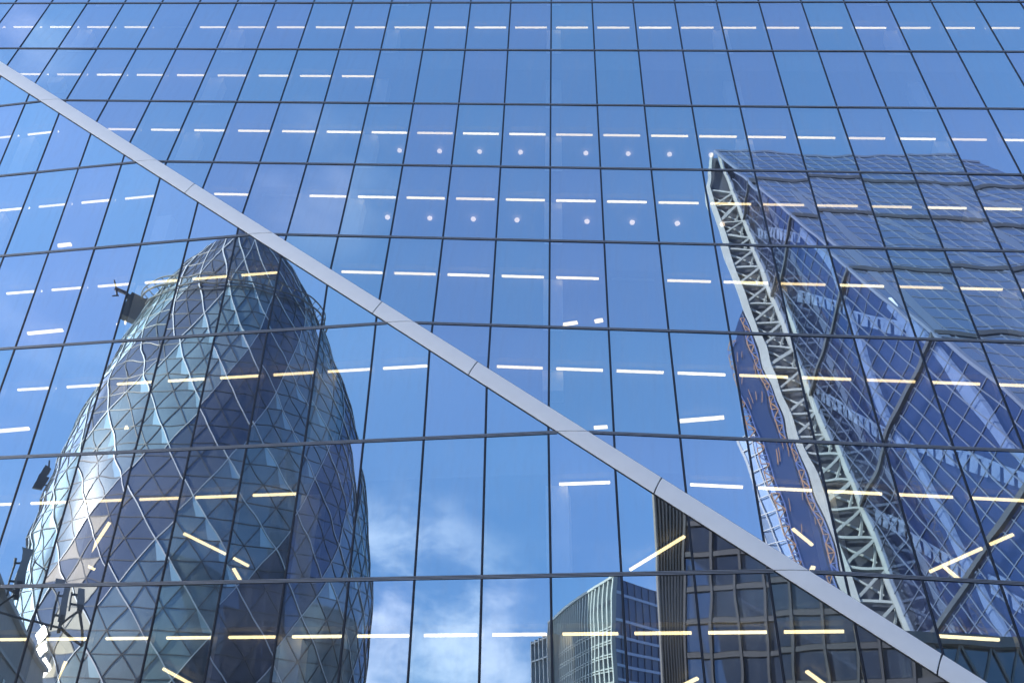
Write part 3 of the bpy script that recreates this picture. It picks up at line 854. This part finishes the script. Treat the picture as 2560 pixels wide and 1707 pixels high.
for q in range(NP + 1):
    a = cw[q]; n_ = outn(cw[max(q - 1, 0)], cw[min(q + 1, NP)])
    mb.bar(a + n_ * .45 + V((0, 0, GZ)), a + n_ * .45 + V((0, 0, CT + .3)), .62, .9, nrm(cw[max(q - 1, 0)], cw[min(q + 1, NP)]).cross(V((0, 0, 1))))
mb.build('upright_fins', M['c_fin'], CO, origin=V((-80, -165, 20)))
mb = MB()
for a, b in zip(cw[:-1], cw[1:]):
    n_ = outn(a, b)
    mb.bar(a + n_ * .5 + V((0, 0, CT)), b + n_ * .5 + V((0, 0, CT)), .5, 1.2, (0, 0, 1))
    for z in (41.0, 38.5, 36.0, 33.5, 31.0, 28.5, 26.0, 23.5, 21.0, 18.5):
        mb.bar(a + n_ * .3 + V((0, 0, z)), b + n_ * .3 + V((0, 0, z)), .22, 1.0, (0, 0, 1)); mb.bar(a + n_ * .3 + V((0, 0, z - .5)), b + n_ * .3 + V((0, 0, z - .5)), .18, 1.0, (0, 0, 1))
mb.build('floor_rails', M['c_fin'], CO, origin=V((-80, -165, 20)))
mb = MB()
for q, (a, b) in enumerate(zip(cw[:-1], cw[1:])):
    n_ = outn(a, b)
    mb.bar(a + n_ * .2 + V((0, 0, 45.6)), b + n_ * .2 + V((0, 0, 45.6)), .6, .5, (0, 0, 1))
    for z in (41.0, 38.5, 36.0, 33.5, 31.0, 28.5): mb.quad(*[p + n_ * .12 for p in (a.lerp(b, .15) + V((0, 0, z - 2.2)), a.lerp(b, .8) + V((0, 0, z - 2.2)), a.lerp(b, .8) + V((0, 0, z - .8)), a.lerp(b, .15) + V((0, 0, z - .8)))])
mb.build('dark_window_bands', M['w_dark'], CO, origin=V((-80, -165, 40)))
mb = MB()
for a, b in zip(ew[:-1], ew[1:]):
    n_ = nrm(a, b); n_ = n_ if n_.x > 0 else -n_
    for z in (47.1, 42.3, 39.3, 36.7, 34.2, 31.6, 29, 26.5): mb.bar(a + n_ * .1 + V((0, 0, z)), b + n_ * .1 + V((0, 0, z)), .5, .3, (0, 0, 1))
    mb.bar(a + n_ * .1 + V((0, 0, GZ)), a + n_ * .1 + V((0, 0, CT)), .12, .2, n_, 1)
mb.build('end_floor_lines', [M['c_line'], M['w_joint']], CO, origin=V((-62, -150, 30)))
# lower wing at its far end, a little in front
mb = MB(); w0, w1 = V((-97.6, -177.3, 0)), V((-107.6, -187.2, 0)); wn = outn(w0, w1); wt = (w1 - w0).normalized()
mb.prism([tuple(p.xy) for p in (w0, w0 - wn * 3, w1 - wn * 3, w1)], GZ, 45.6, 1)
for q in range(5):
    p = w0.lerp(w1, q / 4); mb.bar(p + wn * .4 + V((0, 0, GZ)), p + wn * .4 + V((0, 0, 46)), .62, .9, wt)
for z in (45.4, 41.0, 31.0, 28.5, 26.0): mb.bar(w0 + wn * .3 + V((0, 0, z)), w1 + wn * .3 + V((0, 0, z)), .3, 1.0, (0, 0, 1))
mb.bar(w1 + wt * 1.6 + V((0, 0, GZ)), w1 + wt * 1.6 + V((0, 0, 43.5)), .7, .7, wt)
mb.build('lower_wing', [M['c_fin'], M['c_glass']], CO, origin=V((-108, -182, 20)))

# ------------------------------------------------------------------ dark ribbed tower
DT = empty('dark_ribbed_tower', (-14, -68, GZ))
tag(DT, 'dark grey-brown tower block with a finely ribbed flank and framed windows, mirrored under the trim', 'office building')
M['d_rib'] = mat('dark_bronze_rib', (.055, .058, .068), .5, 0, .2, .4)
M['d_frame'] = mat('grey_brown_cladding', (.027, .030, .043), .6, 0, .25, .3)
M['d_glass'] = tower_glass('dark_block_glass', (.026, .036, .062), (.5, .58, .75), .14, .02, .3, .3)
M['d_back'] = mat('dark_recess', (.02, .021, .026), .6)
DTOP = 50.0
fl, fm, fr_ = V((-26.9, -61.5, 0)), V((-24.3, -62.9, 0)), V((8.0, -65.0, 0))
bk_ = V((9.5, -85, 0)); bl_ = V((-24, -84, 0))
mb = MB(); mb.prism([tuple(p.xy) for p in (fl, bl_, bk_, fr_, fm)], GZ, DTOP)
mb.build('tower_body', M['d_back'], DT, origin=V((-14, -68, 20)))
mb = MB(); dsd = (fm - fl).normalized(); dn = V((dsd.y, -dsd.x, 0)); dn = dn if dn.y > 0 else -dn
for q in range(9):
    p = fl.lerp(fm, (q + .3) / 9) + dn * .12; mb.bar(p + V((0, 0, GZ)), p + V((0, 0, DTOP + .2)), .13, .3, dsd)
bsd = (bl_ - fl).normalized()
for q in range(60):
    p = fl.lerp(bl_, (q + .5) / 60) - V((.12, 0, 0)); mb.bar(p + V((0, 0, GZ)), p + V((0, 0, DTOP + .2)), .16, .24, bsd)
mb.build('ribs', M['d_rib'], DT, origin=V((-25, -62, 20)))
fd = (fr_ - fm); fdn = V((-fd.y, fd.x, 0)).normalized(); fdn = fdn if fdn.y > 0 else -fdn
mb = MB()
zs = [DTOP - .9] + [40.1 - 3.15 * q for q in range(14)]
zs = [48.6, 45.2] + [42.0 - 3.3 * q for q in range(13)]
for z in zs: mb.bar(fm + fdn * .16 + V((0, 0, z)), fr_ + fdn * .16 + V((0, 0, z)), .5, .32, (0, 0, 1))
for q in range(13):
    p = fm.lerp(fr_, q / 12) + fdn * .2; mb.bar(p + V((0, 0, GZ)), p + V((0, 0, DTOP)), .24, .44, fd)
FRM = mb.build('facade_frame', M['d_frame'], DT, origin=V((-10, -64, 20)))
for z in zs[1:11]:
    for q in range(8):
        a, b = fm.lerp(fr_, q / 12), fm.lerp(fr_, (q + 1) / 12); o_ = fdn * .05 + V((0, 0, z + .36))
        sd_ = fd.normalized() * .2; mb = MB()
        mb.quad(a + sd_ + o_, b - sd_ + o_, b - sd_ + o_ + V((0, 0, 2.55)), a + sd_ + o_ + V((0, 0, 2.55)))
        mb.build('window', M['d_glass'], FRM, origin=a.lerp(b, .5) + o_)
# ------------------------------------------------------------------ low green glass block at lower right
LG = empty('low_glass_block', (24, -48, GZ))
tag(LG, 'dark green tinted glass block with crossing lattice lines, mirrored in the lower right corner', 'office building')
M['l_glass'] = tower_glass('green_black_glass', (.03, .038, .045), (.5, .6, .62), .2, .02, .3, .3)
M['l_line'] = mat('green_grey_mullion', (.09, .11, .11), .5)
mb = MB(); P4 = [(15.0, -40.3), (15.5, -62), (46, -66), (44, -44.8)]
mb.prism(P4, GZ, 44.6); mb.build('block_body', M['l_glass'], LG, origin=V((24, -48, 20)))
mb = MB(); a, b = V((15.0, -40.1, 0)), V((44, -44.6, 0))
for q in range(15):
    for sg in (-1, 1):
        t = q / 14; t2 = t + sg * .5
        z2 = 44
        p, r_ = a.lerp(b, t) + V((0, 0, 44)), a.lerp(b, min(max(t2, 0), 1))
        fz = 44 - 46 * abs((min(max(t2, 0), 1) - t) / .5)
        mb.bar(p, V((r_.x, r_.y, fz)), .16, .12, (0, 0, 1))
mb.bar(a + V((0, 0, 44.3)), b + V((0, 0, 44.3)), .9, .5, (0, 0, 1))
mb.build('lattice_mullions', M['l_line'], LG, origin=V((30, -42, 30)))

# ------------------------------------------------------------------ stone building and the phone antennas on its roof edge
SB = empty('stone_building', (-110, -30, GZ))
tag(SB, 'plain beige stone building with a roof parapet, mirrored at the lower left corner', 'building')
M['stone'] = mat('beige_stone', (.33, .30, .26), .8, 0, .18, .5)
M['stone2'] = mat('stone_coping', (.42, .39, .35), .7)
s0, s1 = V((-62, -8.8, 0)), V((-126, -66.5, 0)); pn = V((-.67, .74, 0)) * 36
mb = MB(); mb.prism([tuple(p.xy) for p in (s0, s0 + pn, s1 + pn, s1)], GZ, 27.6)
WLS = mb.build('walls', M['stone'], SB, origin=V((-110, -30, 14)))
mb = MB()
sdn = V((.67, -.74, 0))
mb.bar(s0 + sdn * .1 + V((0, 0, 27.7)), s1 + sdn * .1 + V((0, 0, 27.7)), .5, .9, (0, 0, 1))
for z in (23.6, 19.4, 15.2): mb.bar(s0 + sdn * .08 + V((0, 0, z)), s1 + sdn * .08 + V((0, 0, z)), .35, .3, (0, 0, 1))
mb.build('parapet', M['stone2'], SB, origin=V((-90, -34, 27.6)))
M['w_sb'] = tower_glass('stone_building_glass', (.03, .035, .045), (.6, .66, .75), .25)
for r_ in range(4):
    for q in range(14):
        p = s0.lerp(s1, (q + .5) / 14) + sdn * .03 + V((0, 0, 20.6 - 4.2 * r_)); dd = (s1 - s0).normalized()
        mb = MB(); mb.quad(p - dd * 1.3 - V((0, 0, 1.3)), p + dd * 1.3 - V((0, 0, 1.3)), p + dd * 1.3 + V((0, 0, 1.3)), p - dd * 1.3 + V((0, 0, 1.3)))
        mb.build('window', M['w_sb'], WLS, origin=p)
M['ant'] = mat('grey_antenna_panel', (.20, .21, .22), .5)
M['ant2'] = mat('galvanised_pole', (.05, .055, .06), .5, .3)
def antenna(base, hgt, w, label, arm=None, lean=(0, 0), braces=True):
    e = empty('panel_antenna', base); tag(e, label, 'antenna', 'phone antennas on the roof edge')
    t = V((lean[0], lean[1], hgt)); fx = V((.63, -.77, 0)); fs = V((.77, .63, 0))
    mb = MB(); mb.bar(base + t * .18, base + t, w * .85, w * .5, fx)
    mb.build('panel', M['ant'], e, origin=base + t * .6)
    mb = MB(); mb.tube(base - fx * .75, base + t * .8 - fx * .75, .09, 8)
    for k in (.3, .7): mb.bar(base + t * k, base + t * k - fx * .8, .18, .18, (0, 0, 1))
    pole = mb.build('pole', M['ant2'], e, origin=base)
    mb = MB()
    for k, s_ in ((.02, .5), (.10, -.45), (-.06, -.2), (.14, .3)): mb.bar(base + t * k + fs * s_, base + t * (k + .17) + fs * s_, .28, .34, fs)
    mb.build('radio_unit', M['ant2'], pole, origin=base)
    if arm:
        mb = MB()
        for q in arm: mb.tube(base + t * .05, V(q), .10, 6)
        mb.tube(base + t * .1, V(arm[-1]), .06, 6)
        mb.build('bracket', M['ant2'], pole, origin=base)
antenna(V((-69.3, -17.6, 26.9)), 4.4, .80, 'tall grey panel antenna furthest left, above the beige roof edge', arm=((-71.5, -17.4, 26.0), (-68.0, -14.8, 27.4)))
antenna(V((-66.4, -19.9, 24.2)), 4.1, .78, 'tall grey panel antenna in the second pane, in front of the pale lattice', arm=((-70.4, -16.5, 25.6), (-64.6, -20.9, 22.9)))
antenna(V((-63.6, -19.3, 25.5)), 1.9, .50, 'short grey panel antenna, smallest and furthest right of the three', arm=((-66.4, -19.9, 24.6), (-64.4, -20.7, 22.9)))
mb = MB(); c = V((-65.8, -15.9, 29.6))
for k in range(7):
    a = tau * k / 7; mb.tube(c, c + V((.55 * cos(a), .2 * sin(a), .55 * sin(a))), .03, 5)
mb.tube(c - V((0, 0, 2.2)), c, .06, 6); mb.tube(c - V((0, 0, .2)), c + V((.9, -.7, -.9)), .05, 6)
tag(mb.build('whip_antenna', M['ant2'], None, origin=c - V((0, 0, 2.2))), 'thin spiky aerial cluster beside the furthest left panel antenna', 'antenna')
